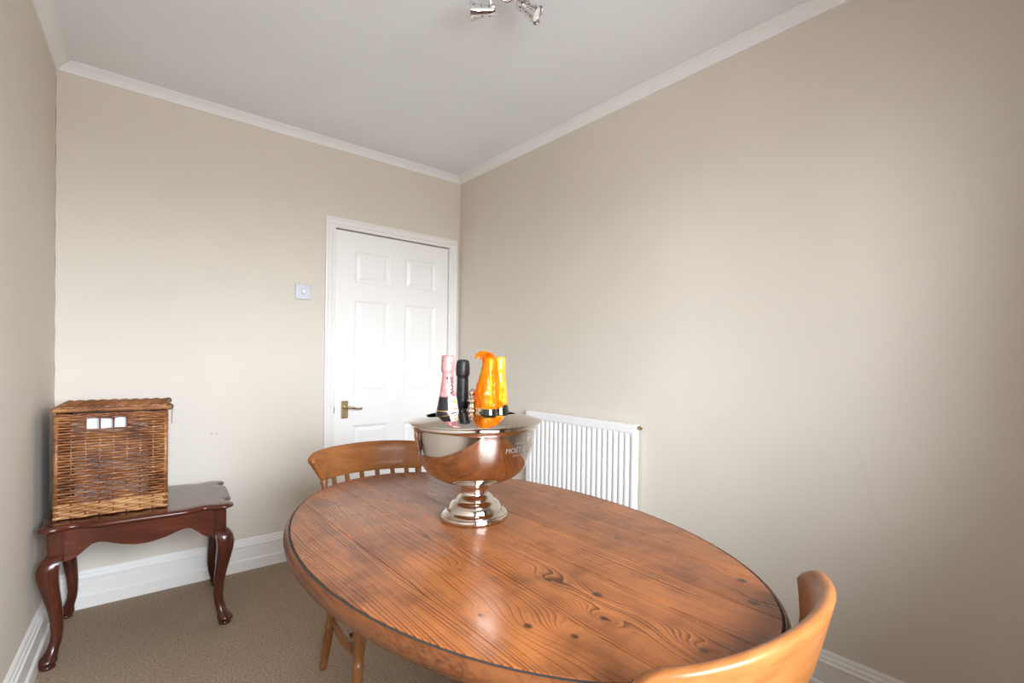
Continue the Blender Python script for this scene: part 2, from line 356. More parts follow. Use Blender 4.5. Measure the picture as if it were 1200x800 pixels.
# door leaf
LX0, LX1, LZ0, LZ1, LY = 1.0605, 1.8455, 0.008, 1.9835, YB + 0.006
door = thing('door_1', 'white six-panel door with brass lever handle', 'door', (0, 0, 0)); door['kind'] = 'structure'
pan = []
for x0, x1 in ((1.178, 1.408), (1.517, 1.747)):
    for z0, z1 in ((0.215, 0.760), (0.957, 1.555), (1.667, 1.868)): pan.append((x0, x1, z0, z1))
def leaf():
    xs = sorted({LX0, LX1, *[p[0] for p in pan], *[p[1] for p in pan]}); zs = sorted({LZ0, LZ1, *[p[2] for p in pan], *[p[3] for p in pan]})
    V, F = [], []; ix = {}
    def v(x, y, z):
        k = (x, y, z)
        if k not in ix: ix[k] = len(V); V.append(k)
        return ix[k]
    for a, b in zip(xs, xs[1:]):
        for c, d in zip(zs, zs[1:]):
            if any(abs(p[0] - a) < 1e-6 and abs(p[2] - c) < 1e-6 for p in pan): continue
            F.append([v(a, LY, c), v(b, LY, c), v(b, LY, d), v(a, LY, d)])
    b2 = LY + 0.038
    F.append([v(LX0, b2, LZ0), v(LX0, b2, LZ1), v(LX1, b2, LZ1), v(LX1, b2, LZ0)])
    for a, b in zip(xs, xs[1:]):
        F.append([v(a, LY, LZ1), v(b, LY, LZ1), v(b, b2, LZ1), v(a, b2, LZ1)]); F.append([v(a, LY, LZ0), v(b, LY, LZ0), v(b, b2, LZ0), v(a, b2, LZ0)])
    for c, d in zip(zs, zs[1:]):
        F.append([v(LX0, LY, c), v(LX0, LY, d), v(LX0, b2, d), v(LX0, b2, c)]); F.append([v(LX1, LY, c), v(LX1, LY, d), v(LX1, b2, d), v(LX1, b2, c)])
    return V, F
obj('leaf', leaf(), M_DOOR, door)
for x0, x1, z0, z1 in pan:
    st = [(0, 0), (0.004, 0.0015), (0.008, 0.0055), (0.014, 0.0085), (0.020, 0.0085), (0.026, 0.0065), (0.036, 0.0028), (0.040, 0.0015)]
    obj('panel', rings([[(x0 + i, LY + d, z0 + i), (x1 - i, LY + d, z0 + i), (x1 - i, LY + d, z1 - i), (x0 + i, LY + d, z1 - i)] for i, d in st], cap=False) if False else
        (lambda r: (r[0], r[1] + [[len(r[0]) - 4, len(r[0]) - 3, len(r[0]) - 2, len(r[0]) - 1]]))(rings([[(x0 + i, LY + d, z0 + i), (x1 - i, LY + d, z0 + i), (x1 - i, LY + d, z1 - i), (x0 + i, LY + d, z1 - i)] for i, d in st], cap=False)), M_DOOR, door)
hp = obj('handle_backplate', box(1.103, 1.146, LY - 0.006, LY + 0.001, 0.808, 0.918), M_BRASS, door, bevel=0.002); hp['label'] = 'aged brass handle backplate'
lv = [(1.124, LY - 0.004, 0.880), (1.124, LY - 0.030, 0.880), (1.127, LY - 0.042, 0.8795), (1.136, LY - 0.048, 0.879), (1.155, LY - 0.050, 0.8765), (1.175, LY - 0.050, 0.872), (1.196, LY - 0.049, 0.8685), (1.212, LY - 0.047, 0.8685), (1.219, LY - 0.046, 0.871)]
obj('lever', tube(lv, [0.009, 0.0085, 0.0085, 0.0085, 0.0075, 0.0065, 0.0062, 0.0072, 0.005], 12), M_BRASS, hp, True)
obj('handle_rose', lathe([(0.013, 0), (0.013, 0.003), (0.010, 0.006), (0.0, 0.006)], 20), M_BRASS, hp, True, autos=40).matrix_world = Matrix.Translation((1.124, LY - 0.006, 0.880)) @ Matrix.Rotation(PI / 2, 4, 'X')
for dz in (0.905, 0.82):
    obj('screw', lathe([(0.004, 0), (0.0035, 0.001), (0, 0.0014)], 10), M_BRASS, hp).matrix_world = Matrix.Translation((1.124, LY - 0.006, dz)) @ Matrix.Rotation(PI / 2, 4, 'X')
obj('latch_keep', box(1.0505, 1.0585, YB - 0.012, YB + 0.004, 0.845, 0.885), M_BRASS, door)
for zc in (1.76, 0.25):
    h = obj('hinge', lathe([(0.0001, -0.043), (0.005, -0.041), (0.005, -0.018), (0.0042, -0.017), (0.005, -0.016), (0.005, 0.016), (0.0042, 0.017), (0.005, 0.018), (0.005, 0.041), (0.0001, 0.043)], 12, (1.8485, YB - 0.008, zc)), M_TRIM, door, True, autos=40)

# window behind the camera
win = thing('window_1', 'white framed casement window behind the camera', 'window', (0, 0, 0)); win['kind'] = 'structure'
xm = (XW0 + XW1) / 2; fy0, fy1 = YF - 0.10, YF - 0.05
obj('window_frame', join(box(XW0, XW0 + .05, fy0, fy1, ZW0, ZW1), box(XW1 - .05, XW1, fy0, fy1, ZW0, ZW1), box(XW0 + .05, XW1 - .05, fy0, fy1, ZW0, ZW0 + .05), box(XW0 + .05, XW1 - .05, fy0, fy1, ZW1 - .05, ZW1), box(xm - .025, xm + .025, fy0, fy1, ZW0 + .05, ZW1 - .05)), M_TRIM, win)
for x0, x1 in ((XW0 + .05, xm - .025), (xm + .025, XW1 - .05)):
    obj('pane', box(x0, x1, fy0 + 0.02, fy0 + 0.026, ZW0 + .05, ZW1 - .05), M_PANE, win)
obj('window_sill', box(XW0 - 0.04, XW1 + 0.04, YF - 0.05, YF + 0.05, ZW0 - 0.025, ZW0), M_TRIM, win, bevel=0.004)
def curtain(x0, x1, z0, z1, label, ph):
    n = 90; f, b = [], []
    t = thing('curtain', label, 'curtain', ((x0 + x1) / 2, YF + 0.07, z0), 0, 'curtains at the window')
    rows = []
    for k in range(13):
        z = (z1 - z0) * k / 12; amp = 0.030 * (0.75 + 0.25 * math.cos(k)); ring = []
        top = [((x0 - x1) / 2 + (x1 - x0) * i / n, amp * math.sin(i / n * 2 * PI * 7 + ph + 0.15 * math.sin(k * .7)), z) for i in range(n + 1)]
        rows.append(top + [(x, y + 0.004, zz) for x, y, zz in top[::-1]])
    obj('drape', rings(rows), M_CURT, t, True, autos=60)
    return t
curtain(-0.400, -0.22, 0.06, 2.36, 'brown curtain hanging left of the window, beside the left wall', 0.3)
curtain(1.06, 1.40, 0.06, 2.36, 'brown curtain hanging right of the window, toward the radiator wall', 1.1)
pole = thing('curtain_pole', 'dark wooden curtain pole over the window', 'curtain pole', (0.50, YF + 0.07, 2.38))
obj('pole', tube([(-0.91, 0, 0), (1.02, 0, 0)], 0.012, 12), M_PED, pole, True)
for x in (-0.78, 0.95): obj('bracket', tube([(x, 0, 0), (x, -0.07, 0)], 0.008, 8), M_PED, pole, True)
for x in (-0.91, 1.02): obj('finial', lathe([(0.001, -.02), (.014, -.014), (.02, 0), (.014, .014), (.001, .02)], 14, (x, 0, 0)), M_PED, pole, True)

# ------------------------------------------------------------------ radiator
RX, RY0, RY1, RZ0, RZ1 = 1.886, 1.503, 2.330, 0.30, 0.893
rad = thing('radiator', 'white fluted panel radiator under the cream wall', 'radiator', (XR, (RY0 + RY1) / 2, 0))
def local(vf, o): return [(v[0] - o.location.x, v[1] - o.location.y, v[2] - o.location.z) for v in vf[0]], vf[1]
def flutes():
    NF = 21; y0, y1 = RY0 + 0.028, RY1 - 0.028; p = (y1 - y0) / NF
    ys = [(RY0, 0.010), (RY0 + .006, 0.003), (RY0 + 0.012, 0.001), (y0 - 0.004, 0.001)]
    for k in range(NF):
        a = y0 + k * p
        for u, d in ((0.02, 0.0075), (0.16, 0.0090), (0.30, 0.0080), (0.44, 0.002), (0.54, 0.0), (0.72, -0.001), (0.88, 0.0), (0.985, 0.003)): ys.append((a + u * p, d))
    ys += [(y1 + 0.004, 0.001), (RY1 - 0.012, 0.001), (RY1 - .006, .003), (RY1, 0.010)]
    lev = [(RZ0, 0.012, 0), (RZ0 + 0.004, 0.003, 0), (RZ0 + 0.030, 0.001, 0), (RZ0 + 0.034, 0.001, 0.15), (RZ0 + 0.050, 0.0, 1), (RZ1 - 0.060, 0.0, 1), (RZ1 - 0.047, 0.001, 0.15), (RZ1 - 0.043, 0.001, 0)]
    rows = [[(RX + lerp(e, d, k) if k else RX + e, y, z) for y, d in ys] for z, e, k in lev]
    V = [v for r in rows for v in r]; n = len(ys); F = []
    for i in range(len(rows) - 1):
        for j in range(n - 1): F.append([i * n + j, i * n + j + 1, (i + 1) * n + j + 1, (i + 1) * n + j])
    return V, F
fp = obj('front_panel', local(flutes(), rad), M_RAD, rad, True, autos=50)
sl = fp.modifiers.new('thick', 'SOLIDIFY'); sl.thickness = 0.0015; sl.offset = 0
obj('top_cover', local(box(RX - 0.003, XR - 0.018, RY0, RY1, RZ1 - 0.043, RZ1), rad), M_RAD, rad, bevel=0.004)
for a in (RY0, RY1 - 0.012): obj('side_panel', local(box(RX + 0.003, XR - 0.02, a, a + 0.012, RZ0 + 0.01, RZ1 - 0.044), rad), M_RAD, rad, bevel=0.003)
obj('rear_panel', local(box(XR - 0.03, XR - 0.022, RY0 + 0.015, RY1 - 0.015, RZ0 + 0.01, RZ1 - 0.044), rad), M_RAD, rad)
for a in (RY0 + 0.12, RY1 - 0.15): obj('wall_bracket', local(box(XR - 0.022, XR - 0.0015, a, a + 0.03, RZ0 + 0.1, RZ1 - 0.08), rad), M_RAD, rad)
vz = 0.878
bv = obj('bleed_valve', local(tube([(RX + 0.018, RY0 + 0.002, vz), (RX + 0.018, RY0 - 0.006, vz), (RX + 0.018, RY0 - 0.0065, vz), (RX + 0.018, RY0 - 0.020, vz), (RX + 0.018, RY0 - 0.0205, vz), (RX + 0.018, RY0 - 0.027, vz)], [0.007, 0.007, 0.0105, 0.0105, 0.006, 0.005], 6), rad), M_BRASS, rad); bv['label'] = 'small metal bleed valve'
for a in (RY0 + 0.03, RY1 - 0.03):
    obj('pipe', local(tube([(XR - 0.036, a, RZ0 + 0.02), (XR - 0.036, a, 0.0)], 0.0075, 10), rad), M_BRASS, rad, True)

# ------------------------------------------------------------------ dimmer switch
sw = thing('dimmer_switch', 'square silver dimmer switch on the cream wall left of the door', 'light switch', (0.8735, YB, 1.532))
obj('plate', box(-0.0435, 0.0435, -0.008, 0.0, 0.0, 0.087), M_STEELP, sw, bevel=0.002)
obj('knob', xf(lathe([(0.0125, 0), (0.0118, 0.012), (0.0105, 0.014), (0, 0.0142)], 24), Matrix.Translation((0, -0.008, 0.0435)) @ Matrix.Rotation(PI / 2, 4, 'X')), M_WHITEP, sw, True, autos=40)

# ------------------------------------------------------------------ dining table
table = thing('dining_table', 'oval pine pedestal dining table with plank top', 'table', (TX, TY, 0))
AX, AY, TZ = 0.4515, 0.7685, 0.740
seams = [-AX, -0.315, -0.165, 0.010, 0.125, 0.250, 0.362, AX]
def plank(a, b):
    g = 0.0004; a2, b2 = a + (g if a > -AX else 1e-4), b - (g if b < AX else 1e-4); n = 40
    if a <= -AX + 1e-6: s = [lerp(a2, b2, (k / n) ** 2) for k in range(n + 1)]
    elif b >= AX - 1e-6: s = [lerp(b2, a2, (1 - k / n) ** 2) for k in range(n + 1)]
    else: s = [lerp(a2, b2, k / n) for k in range(n + 1)]
    arc = [(x, AY * math.sqrt(max(0, 1 - (x / AX) ** 2))) for x in s]
    poly = arc + [(x, -y) for x, y in arc[::-1]]
    out = []
    for p in poly:
        if not out or (Vector(p) - Vector(out[-1])).length > 1e-4: out.append(p)
    if (Vector(out[0]) - Vector(out[-1])).length < 1e-4: out.pop()
    return extrude_poly(out, 0, TZ - 0.024, TZ)
for a, b in zip(seams, seams[1:]):
    obj('plank', plank(a, b), M_TABLE, table, bevel=0.0011, seg=2)
def ell_ring(prof, n=120):
    rs = []
    for k in range(n):
        t = 2 * PI * k / n; nx, ny = math.cos(t) / AX, math.sin(t) / AY; l = math.hypot(nx, ny); nx, ny = nx / l, ny / l
        rs.append([(AX * math.cos(t) + nx * o, AY * math.sin(t) + ny * o, z) for o, z in prof])
    return rings(rs, close=True)
em = obj('edge_moulding', ell_ring([(-0.05, 0.7155), (0.0050, 0.7155), (0.0050, 0.7372), (0.0065, 0.7384), (0.0095, 0.7368), (0.0130, 0.7325), (0.0155, 0.726), (0.0165, 0.719), (0.0150, 0.711), (0.011, 0.704), (0.005, 0.698), (-0.002, 0.693), (-0.008, 0.690), (-0.05, 0.690)]), M_RIM, table, True, autos=50)
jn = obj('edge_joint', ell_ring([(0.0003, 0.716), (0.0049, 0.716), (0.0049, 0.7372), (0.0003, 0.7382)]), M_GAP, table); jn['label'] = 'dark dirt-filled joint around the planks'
obj('under_frame', join(box(-0.30, 0.30, -0.05, 0.05, 0.655, 0.7155), box(-0.05, 0.05, -0.52, -0.05, 0.655, 0.7155), box(-0.05, 0.05, 0.05, 0.52, 0.655, 0.7155)), M_PED, table, bevel=0.004)
obj('pedestal', lathe([(0.075, 0.655), (0.078, 0.635), (0.070, 0.625), (0.055, 0.60), (0.050, 0.575), (0.062, 0.56), (0.066, 0.55), (0.060, 0.54), (0.062, 0.52), (0.085, 0.46), (0.098, 0.40), (0.094, 0.34), (0.072, 0.28), (0.058, 0.255), (0.075, 0.245), (0.080, 0.232), (0.078, 0.22), (0.085, 0.21), (0.085, 0.10), (0.07, 0.085), (0.0, 0.085)], 36), M_PED, table, True, autos=45)
for k in range(4):
    an = PI / 4 + k * PI / 2
    sect = [(0.06, 0.20, 0.085), (0.14, 0.185, 0.105), (0.22, 0.14, 0.085), (0.29, 0.085, 0.045), (0.34, 0.055, 0.012), (0.375, 0.047, 0.0), (0.40, 0.035, 0.0)]
    rs = [[(d, -0.028, lo), (d, 0.028, lo), (d, 0.028, hi), (d, -0.028, hi)] for d, hi, lo in sect]
    obj('foot', xf(rings(rs), Matrix.Rotation(an, 4, 'Z')), M_PED, table, bevel=0.006)

# ------------------------------------------------------------------ chairs
RA, RB, APEX = 0.235, 0.122, 0.27          # rail half width, bow depth, apex behind the seat centre
def rail_point(phi, off): 
    x, y = RA * math.sin(phi), APEX - RB * (1 - math.cos(phi))
    nx, ny = math.sin(phi) / RA, math.cos(phi) / RB; l = math.hypot(nx, ny)
    return x + nx / l * off, y + ny / l * off
def rail():
    # cross-section loop: (side offset, height fraction)
    loop = [(-0.010, 0.0), (-0.0125, 0.03), (-0.0125, 0.30), (-0.012, 0.6), (-0.0115, 0.86), (-0.008, 0.96), (0.0, 1.0), (0.009, 0.985), (0.0135, 0.93), (0.0135, 0.80), (0.0125, 0.5), (0.0115, 0.25), (0.0105, 0.03), (0.008, 0.0)]
    ns = 56; rs = []
    ext = [(0.0, 1.06), (0.10, 1.085), (0.16, 1.10), (0.22, 1.085), (0.30, 1.12), (0.5, 1.22), (0.72, 1.33), (0.86, 1.375), (0.94, 1.37), (1.0, 1.33)]
    for i in range(ns + 1):
        s = -1 + 2 * i / ns; ring = []
        for o, v in loop:
            phi = s * interp(ext, v); a = abs(s)
            top = 0.838 - 0.018 * a ** 2 - 0.016 * max(0, (a - 0.8) / 0.2) ** 2
            bot = 0.720 - 0.004 * a ** 2
            z = lerp(bot, top, v); lean = -0.004 + 0.024 * v
            sq = 1.0 if a < 0.97 else max(0.45, 1 - ((a - 0.97) / 0.03) ** 2 * 0.55)
            x, y = rail_point(phi, o * sq + lean); ring.append((x, y, z))
        rs.append(ring)
    return rings(rs)
def seat():
    rs = []
    for z, k in ((0.415, 0.93), (0.420, 0.97), (0.435, 1.0), (0.448, 1.0), (0.454, 0.985), (0.455, 0.96), (0.449, 0.70), (0.446, 0.35), (0.446, 0.02)):
        ring = []
        for j in range(48):
            t = 2 * PI * j / 48; c, s = math.cos(t), math.sin(t)
            x = 0.222 * math.copysign(abs(c) ** 0.62, c) * (1.0 - 0.10 * (s > 0) * abs(s)); y = 0.205 * math.copysign(abs(s) ** 0.66, s)
            ring.append((x * k, y * k, z))
        rs.append(ring)
    return rings(rs)
def make_chair(label, loc, rz):
    t = thing('dining_chair', label, 'chair', loc, rz, 'bow-back chairs at the oval table')
    obj('seat', seat(), M_CHAIR, t, True, autos=50)
    obj('back_rail', rail(), M_CHAIR, t, True, autos=60)
    for k in range(8):
        u = -1 + 2 * k / 7; phi = u * 0.98
        x1, y1 = rail_point(phi, -0.003); x0, y0 = 0.188 * u * (1.0 if abs(u) < 0.9 else 0.98), 0.175 - 0.085 * u * u
        if k in (0, 7): pr = [(0, 0.012), (0.2, 0.015), (0.35, 0.012), (0.5, 0.015), (0.62, 0.010), (0.66, 0.014), (0.70, 0.010), (0.86, 0.0095), (0.90, 0.010), (0.93, 0.0135), (0.955, 0.0145), (0.975, 0.012), (0.985, 0.0085), (1.0, 0.008)]
        else: pr = [(0, 0.009), (0.3, 0.0125), (0.55, 0.010), (0.8, 0.0095), (1.0, 0.0092)]
        obj('spindle', turned((x0, y0, 0.445), (x1, y1, 0.728 - 0.004 * u * u), pr, 12), M_CHLEG, t, True)
    lp = [(0, 0.012), (0.03, 0.0135), (0.30, 0.0165), (0.375, 0.0155), (0.385, 0.0185), (0.40, 0.0195), (0.415, 0.0185), (0.425, 0.016), (0.46, 0.0175), (0.62, 0.0215), (0.80, 0.019), (0.90, 0.0165), (1.0, 0.014)]
    legs = {}
    for sx in (-1, 1):
        for sy, foot, top in ((1, (0.198, 0.172), (0.152, 0.112)), (-1, (0.193, -0.205), (0.152, -0.135))):
            f = Vector((sx * foot[0], foot[1], 0)); q = Vector((sx * top[0], top[1], 0.425)); legs[sx, sy] = (f, q)
            obj('leg', turned(f, q, lp), M_CHLEG, t, True)
    sp = [(0, 0.008), (0.06, 0.009), (0.28, 0.0135), (0.30, 0.0155), (0.32, 0.0135), (0.36, 0.016), (0.5, 0.0185), (0.64, 0.016), (0.68, 0.0135), (0.70, 0.0155), (0.72, 0.0135), (0.94, 0.009), (1, 0.008)]
    mid = {}
    for sx in (-1, 1):
        a = legs[sx, 1][0].lerp(legs[sx, 1][1], 0.46); b = legs[sx, -1][0].lerp(legs[sx, -1][1], 0.46); mid[sx] = a.lerp(b, 0.5)
        obj('stretcher', turned(a, b, sp), M_CHLEG, t, True)
    obj('stretcher', turned(mid[-1], mid[1], sp), M_CHLEG, t, True)
    return t
make_chair('honey wooden bow-back chair at the far end of the table, before the door', (0.817, 1.807, 0), -0.059)
make_chair('honey wooden bow-back chair cropped at bottom right, its rail curving round the near table end', (0.738, 0.566, 0), PI - 0.015)

# ------------------------------------------------------------------ mahogany side table
ST = thing('side_table', 'glossy red mahogany side table with cabriole legs under the wicker basket', 'table', (0.140, 2.866, 0), math.radians(-4.0))
HW, HD, SZ = 0.312, 0.268, 0.537
def serp(e=0.0):
    """serpentine outline, counter-clockwise, e = inset"""
    pts = []
    def side(n, half, other, f):
        for k in range(n): pts.append(f(-1 + 2 * k / n))
    def prof(u):   # inward dip along an edge: eared corners, bowed middle
        a = abs(u); return 0.024 * math.exp(-((a - 0.76) / 0.14) ** 2) + 0.010 * (1 - min(1, a / 0.7)) * 0.0
    ear = 0.038
    def corner(cx, cy, a0):
        return [(cx + ear * math.cos(a0 + PI / 2 * k / 6), cy + ear * math.sin(a0 + PI / 2 * k / 6)) for k in range(7)]
    N = 26
    for k in range(1, N): u = -1 + 2 * k / N; pts.append(((HW - ear) * u, -(HD - prof(u))))
    pts += corner(HW - ear, -HD + ear, -PI / 2)
    for k in range(1, N): u = -1 + 2 * k / N; pts.append((HW - prof(u), (HD - ear) * u))
    pts += corner(HW - ear, HD - ear, 0)
    for k in range(1, N): u = 1 - 2 * k / N; pts.append(((HW - ear) * u, HD - prof(u)))
    pts += corner(-HW + ear, HD - ear, PI / 2)
    for k in range(1, N): u = 1 - 2 * k / N; pts.append((-HW + prof(u), (HD - ear) * u))
    pts += corner(-HW + ear, -HD + ear, PI)
    return [(x * (1 - e / HW), y * (1 - e / HD)) for x, y in pts]
obj('top', rings([[(x, y, SZ + dz) for x, y in serp(e)] for e, dz in ((0.030, -0.024), (0.014, -0.024), (0.010, -0.020), (0.006, -0.0195), (0.001, -0.016), (0.0, -0.011), (0.002, -0.006), (0.006, -0.003), (0.0075, -0.0035), (0.010, -0.0035), (0.012, -0.001), (0.016, 0.0), (0.05, 0.0))]), M_MAHOG, ST, True, autos=35)
LXs, LYs = 0.261, 0.212                    # leg block centres
def apron(L):
    n = 48; top = SZ - 0.024; pts = []
    for k in range(n + 1):
        u = -1 + 2 * k / n; a = abs(u)
        h = interp([(0, 0.098), (0.12, 0.096), (0.30, 0.086), (0.48, 0.069), (0.58, 0.063), (0.66, 0.066), (0.74, 0.082), (0.82, 0.102), (0.90, 0.114), (1.0, 0.120)], a)
        pts.append((u * L, h))
    return [(x, top) for x, _ in pts] , [(x, top - h) for x, h in pts]
def apron_mesh(L, th):
    t, b = apron(L); n = len(t); rs = []
    for (x, zt), (_, zb) in zip(t, b): rs.append([(x, -th / 2, zt), (x, th / 2, zt), (x, th / 2, zb), (x, -th / 2, zb)])
    return rings(rs)
for sy in (-1, 1): obj('apron', xf(apron_mesh(LXs - 0.023, 0.020), Matrix.Translation((0, sy * (LYs + 0.008), 0))), M_MAHOG, ST)
for sx in (-1, 1): obj('apron', xf(apron_mesh(LYs - 0.023, 0.020), Matrix.Translation((sx * (LXs + 0.008), 0, 0)) @ Matrix.Rotation(PI / 2, 4, 'Z')), M_MAHOG, ST)
def cabriole(sx, sy):
    d = Vector((sx, sy, 0)).normalized(); rs = []
    # z, offset along the diagonal, radius, squareness
    tab = [(SZ - 0.024, 0, 0.0235, 1), (0.425, 0, 0.0235, 1), (0.4245, 0, 0.0235, 1), (0.421, 0.004, 0.026, 0.9), (0.412, 0.012, 0.031, 0.65), (0.395, 0.022, 0.034, 0.45), (0.37, 0.029, 0.034, 0.35), (0.335, 0.028, 0.0315, 0.2), (0.29, 0.020, 0.0275, 0.1), (0.235, 0.008, 0.0235, 0), (0.18, -0.001, 0.0205, 0), (0.125, -0.004, 0.0180, 0), (0.09, 0.001, 0.0175, 0), (0.064, 0.011, 0.0185, 0), (0.046, 0.021, 0.022, 0), (0.034, 0.028, 0.0275, 0), (0.026, 0.031, 0.0295, 0), (0.020, 0.031, 0.028, 0), (0.016, 0.029, 0.022, 0), (0.012, 0.029, 0.0215, 0), (0.010, 0.029, 0.0235, 0), (0.003, 0.029, 0.0235, 0), (0.0, 0.029, 0.021, 0)]
    for z, o, r, q in tab:
        ring = []
        for j in range(24):
            t = 2 * PI * j / 24 + PI / 4; c, s = math.cos(t), math.sin(t); m = 1 / max(abs(c), abs(s)); k = lerp(1.0, m, q * 0.94)
            ring.append((sx * LXs + d.x * o + r * c * k, sy * LYs + d.y * o + r * s * k, z))
        rs.append(ring)
    return rings(rs)
for sx in (-1, 1):
    for sy in (-1, 1): obj('leg', cabriole(sx, sy), M_MAHLEG, ST, True, autos=48)

# ------------------------------------------------------------------ wicker basket
BK = thing('wicker_basket', 'square brown wicker hamper with closed lid on the mahogany side table', 'basket', (0.040, 2.890, SZ), math.radians(-3.8))
BW, BD, BH = 0.168, 0.185, 0.418
def perim(nf, ns):
    """stakes around the perimeter: list of (point, outward normal), front first left to right"""
    P = []
    for k in range(nf): P.append((Vector((-BW + 2 * BW * k / nf, -BD, 0)), Vector((0, -1, 0))))
    for k in range(ns): P.append((Vector((BW, -BD + 2 * BD * k / ns, 0)), Vector((1, 0, 0))))
    for k in range(nf): P.append((Vector((BW - 2 * BW * k / nf, BD, 0)), Vector((0, 1, 0))))
    for k in range(ns): P.append((Vector((-BW, BD - 2 * BD * k / ns, 0)), Vector((-1, 0, 0))))
    return P
NF_, NS_ = 8, 9
ST_P = perim(NF_, NS_); NT = len(ST_P)
for i in (0, NF_, 2 * NF_ + NS_, NF_ + NS_): ST_P[i] = (ST_P[i][0], (ST_P[i][0].normalized()))
def weaver(z, phase, amp, rad, i0=0, i1=None, jit=0.0, nseg=5, skew=0.0, sub=5):
    pts = []; i1 = NT if i1 is None else i1; closed = (i1 - i0) >= NT
    tot = (i1 - i0) * sub + (0 if closed else 1)
    for q in range(tot):
        f = i0 + q / sub; i = int(math.floor(f)) % NT; t = f - math.floor(f); a, na = ST_P[i]; b, nb = ST_P[(i + 1) % NT]
        p = a.lerp(b, t); n = na.lerp(nb, t).normalized()
        w = math.cos(PI * (f + phase)) * amp
        pts.append((p.x + n.x * w, p.y + n.y * w, z + skew * math.sin(PI * f + phase) + jit * math.sin(f * 1.7 + z * 90)))
    return tube(pts, rad, nseg, close=closed)
rowsV = []; z = 0.062; k = 0
while z < BH - 0.017:
    ph = k % 2; r = 0.0047 * random.uniform(0.88, 1.12)
    hole = BH - 0.062 < z < BH - 0.024
    if hole: rowsV.append(weaver(z, ph, 0.0062, r, 5, NT + 2, 0.0006))
    else: rowsV.append(weaver(z, ph, 0.0062, r, 0, None, 0.0008))
    z += 0.0108 * random.uniform(0.94, 1.06); k += 1
o = obj('weave', join(*rowsV), M_WICK, BK, True); o['kind'] = 'stuff'
for i, (p, n) in enumerate(ST_P):
    corner = i in (0, NF_, NF_ + NS_, 2 * NF_ + NS_); r = 0.0085 if corner else 0.0032
    obj('corner_post' if corner else 'stake', tube([(p.x, p.y, 0.004), (p.x, p.y, BH - 0.006)], r, 8), M_WICK, BK, True)
fo = []
for j in range(7): fo.append(weaver(0.0105 + j * 0.0078, j * 0.66, 0.0068, 0.0054, 0, None, 0.0006, 6, 0.0012))
o = obj('foot_border', join(*fo), M_STRAW, BK, True); o['kind'] = 'stuff'; o['label'] = 'paler straw-coloured border at the foot'
tb = [weaver(BH - 0.018 + j * 0.0065, j * 0.66, 0.0056, 0.0045, 0, None, 0.0004, 6, 0.0015) for j in range(3)]
o = obj('top_border', join(*tb), M_WICK, BK, True); o['kind'] = 'stuff'
# lid, hinged at the back, a little overhang
lid = bpy.data.objects.new('lid', None); COL.objects.link(lid); lid.parent = BK; lid.location = (0, 0, BH + 0.002)
LW, LD = BW + 0.010, BD + 0.010; lv_ = []
def dome(x, y): return 0.016 + 0.007 * (1 - (x / LW) ** 2) * (1 - (y / LD) ** 2)
y = -LD + 0.014; k = 0
while y < LD - 0.010:
    pts = []
    for q in range(49):
        x = -LW + 0.006 + (2 * LW - 0.012) * q / 48
        pts.append((x, y + 0.0012 * math.sin(q * 0.9 + k), dome(x, y) + 0.0048 * math.cos(PI * (q / 48 * 9 + k))))
    lv_.append(tube(pts, 0.0047, 5)); y += 0.0096; k += 1
o = obj('lid_weave', join(*lv_), M_WICK, lid, True); o['kind'] = 'stuff'
for k in range(10):
    x = -LW + 0.012 + (2 * LW - 0.024) * k / 9
    obj('lid_stake', tube([(x, -LD + 0.006 + (2 * LD - 0.012) * q / 6, dome(x, -LD + 0.006 + (2 * LD - 0.012) * q / 6)) for q in range(7)], 0.0034, 6), M_WICK, lid, True)
loop = [(-LW, -LD), (LW, -LD), (LW, LD), (-LW, LD)]
rope = []
for s in range(3):
    pts = []
    for e in range(4):
        a, b = Vector(loop[e]), Vector(loop[(e + 1) % 4]); d = (b - a); L = d.length; d.normalize(); nn = Vector((d.y, -d.x))
        for q in range(44):
            u = q / 44; th = u * 2 * PI * 8 + s * 2 * PI / 3
            p = a.lerp(b, u) + nn * (0.0042 * math.cos(th)); pts.append((p.x, p.y, 0.011 + 0.0048 * math.sin(th)))
    rope.append(tube(pts, 0.0046, 6, close=True))
o = obj('lid_border', join(*rope), M_WICK, lid, True); o['kind'] = 'stuff'
for x in (-LW + 0.006, -LW + 0.014, -LW + 0.022, -LW + 0.030, -LW + 0.037, LW - 0.010, LW - 0.018):
    obj('rod_end', tube([(x, -LD + 0.012, 0.012), (x, -LD - 0.0075, 0.013), (x, -LD - 0.0085, 0.013)], [0.0034, 0.0034, 0.0026], 8), M_STRAW, lid, True)
stp = [(LW - 0.002, -LD + 0.020, 0.018), (LW + 0.008, -LD + 0.018, 0.016), (LW + 0.013, -LD + 0.016, 0.006), (LW + 0.012, -LD + 0.014, -0.02), (LW + 0.010, -LD + 0.012, -0.045), (LW + 0.012, -LD + 0.012, -0.060)]
def ribbon(pts, w, th): 
    return rings([[(x - th, y - w, z), (x + th, y - w, z), (x + th, y + w, z), (x - th, y + w, z)] for x, y, z in pts])
obj('strap', ribbon(stp, 0.004, 0.0012), M_LEATH, lid)
obj('strap_loop', tube([(LW + 0.004 + 0.010 * math.cos(a), -LD + 0.02 + 0.012 * math.sin(a), 0.012 + 0.010 * math.sin(a)) for a in [k * 2 * PI / 14 for k in range(14)]], 0.0032, 6, close=True), M_LEATH, lid, True)
obj('strap_loop', tube([(LW + 0.002 + 0.010 * math.cos(a), LD - 0.03 + 0.012 * math.sin(a), 0.014 + 0.010 * math.sin(a)) for a in [k * 2 * PI / 14 for k in range(14)]], 0.0032, 6, close=True), M_LEATH, lid, True)
obj('base_board', box(-BW + .004, BW - .004, -BD + .004, BD - .004, 0.004, 0.012), M_STRAW, BK)
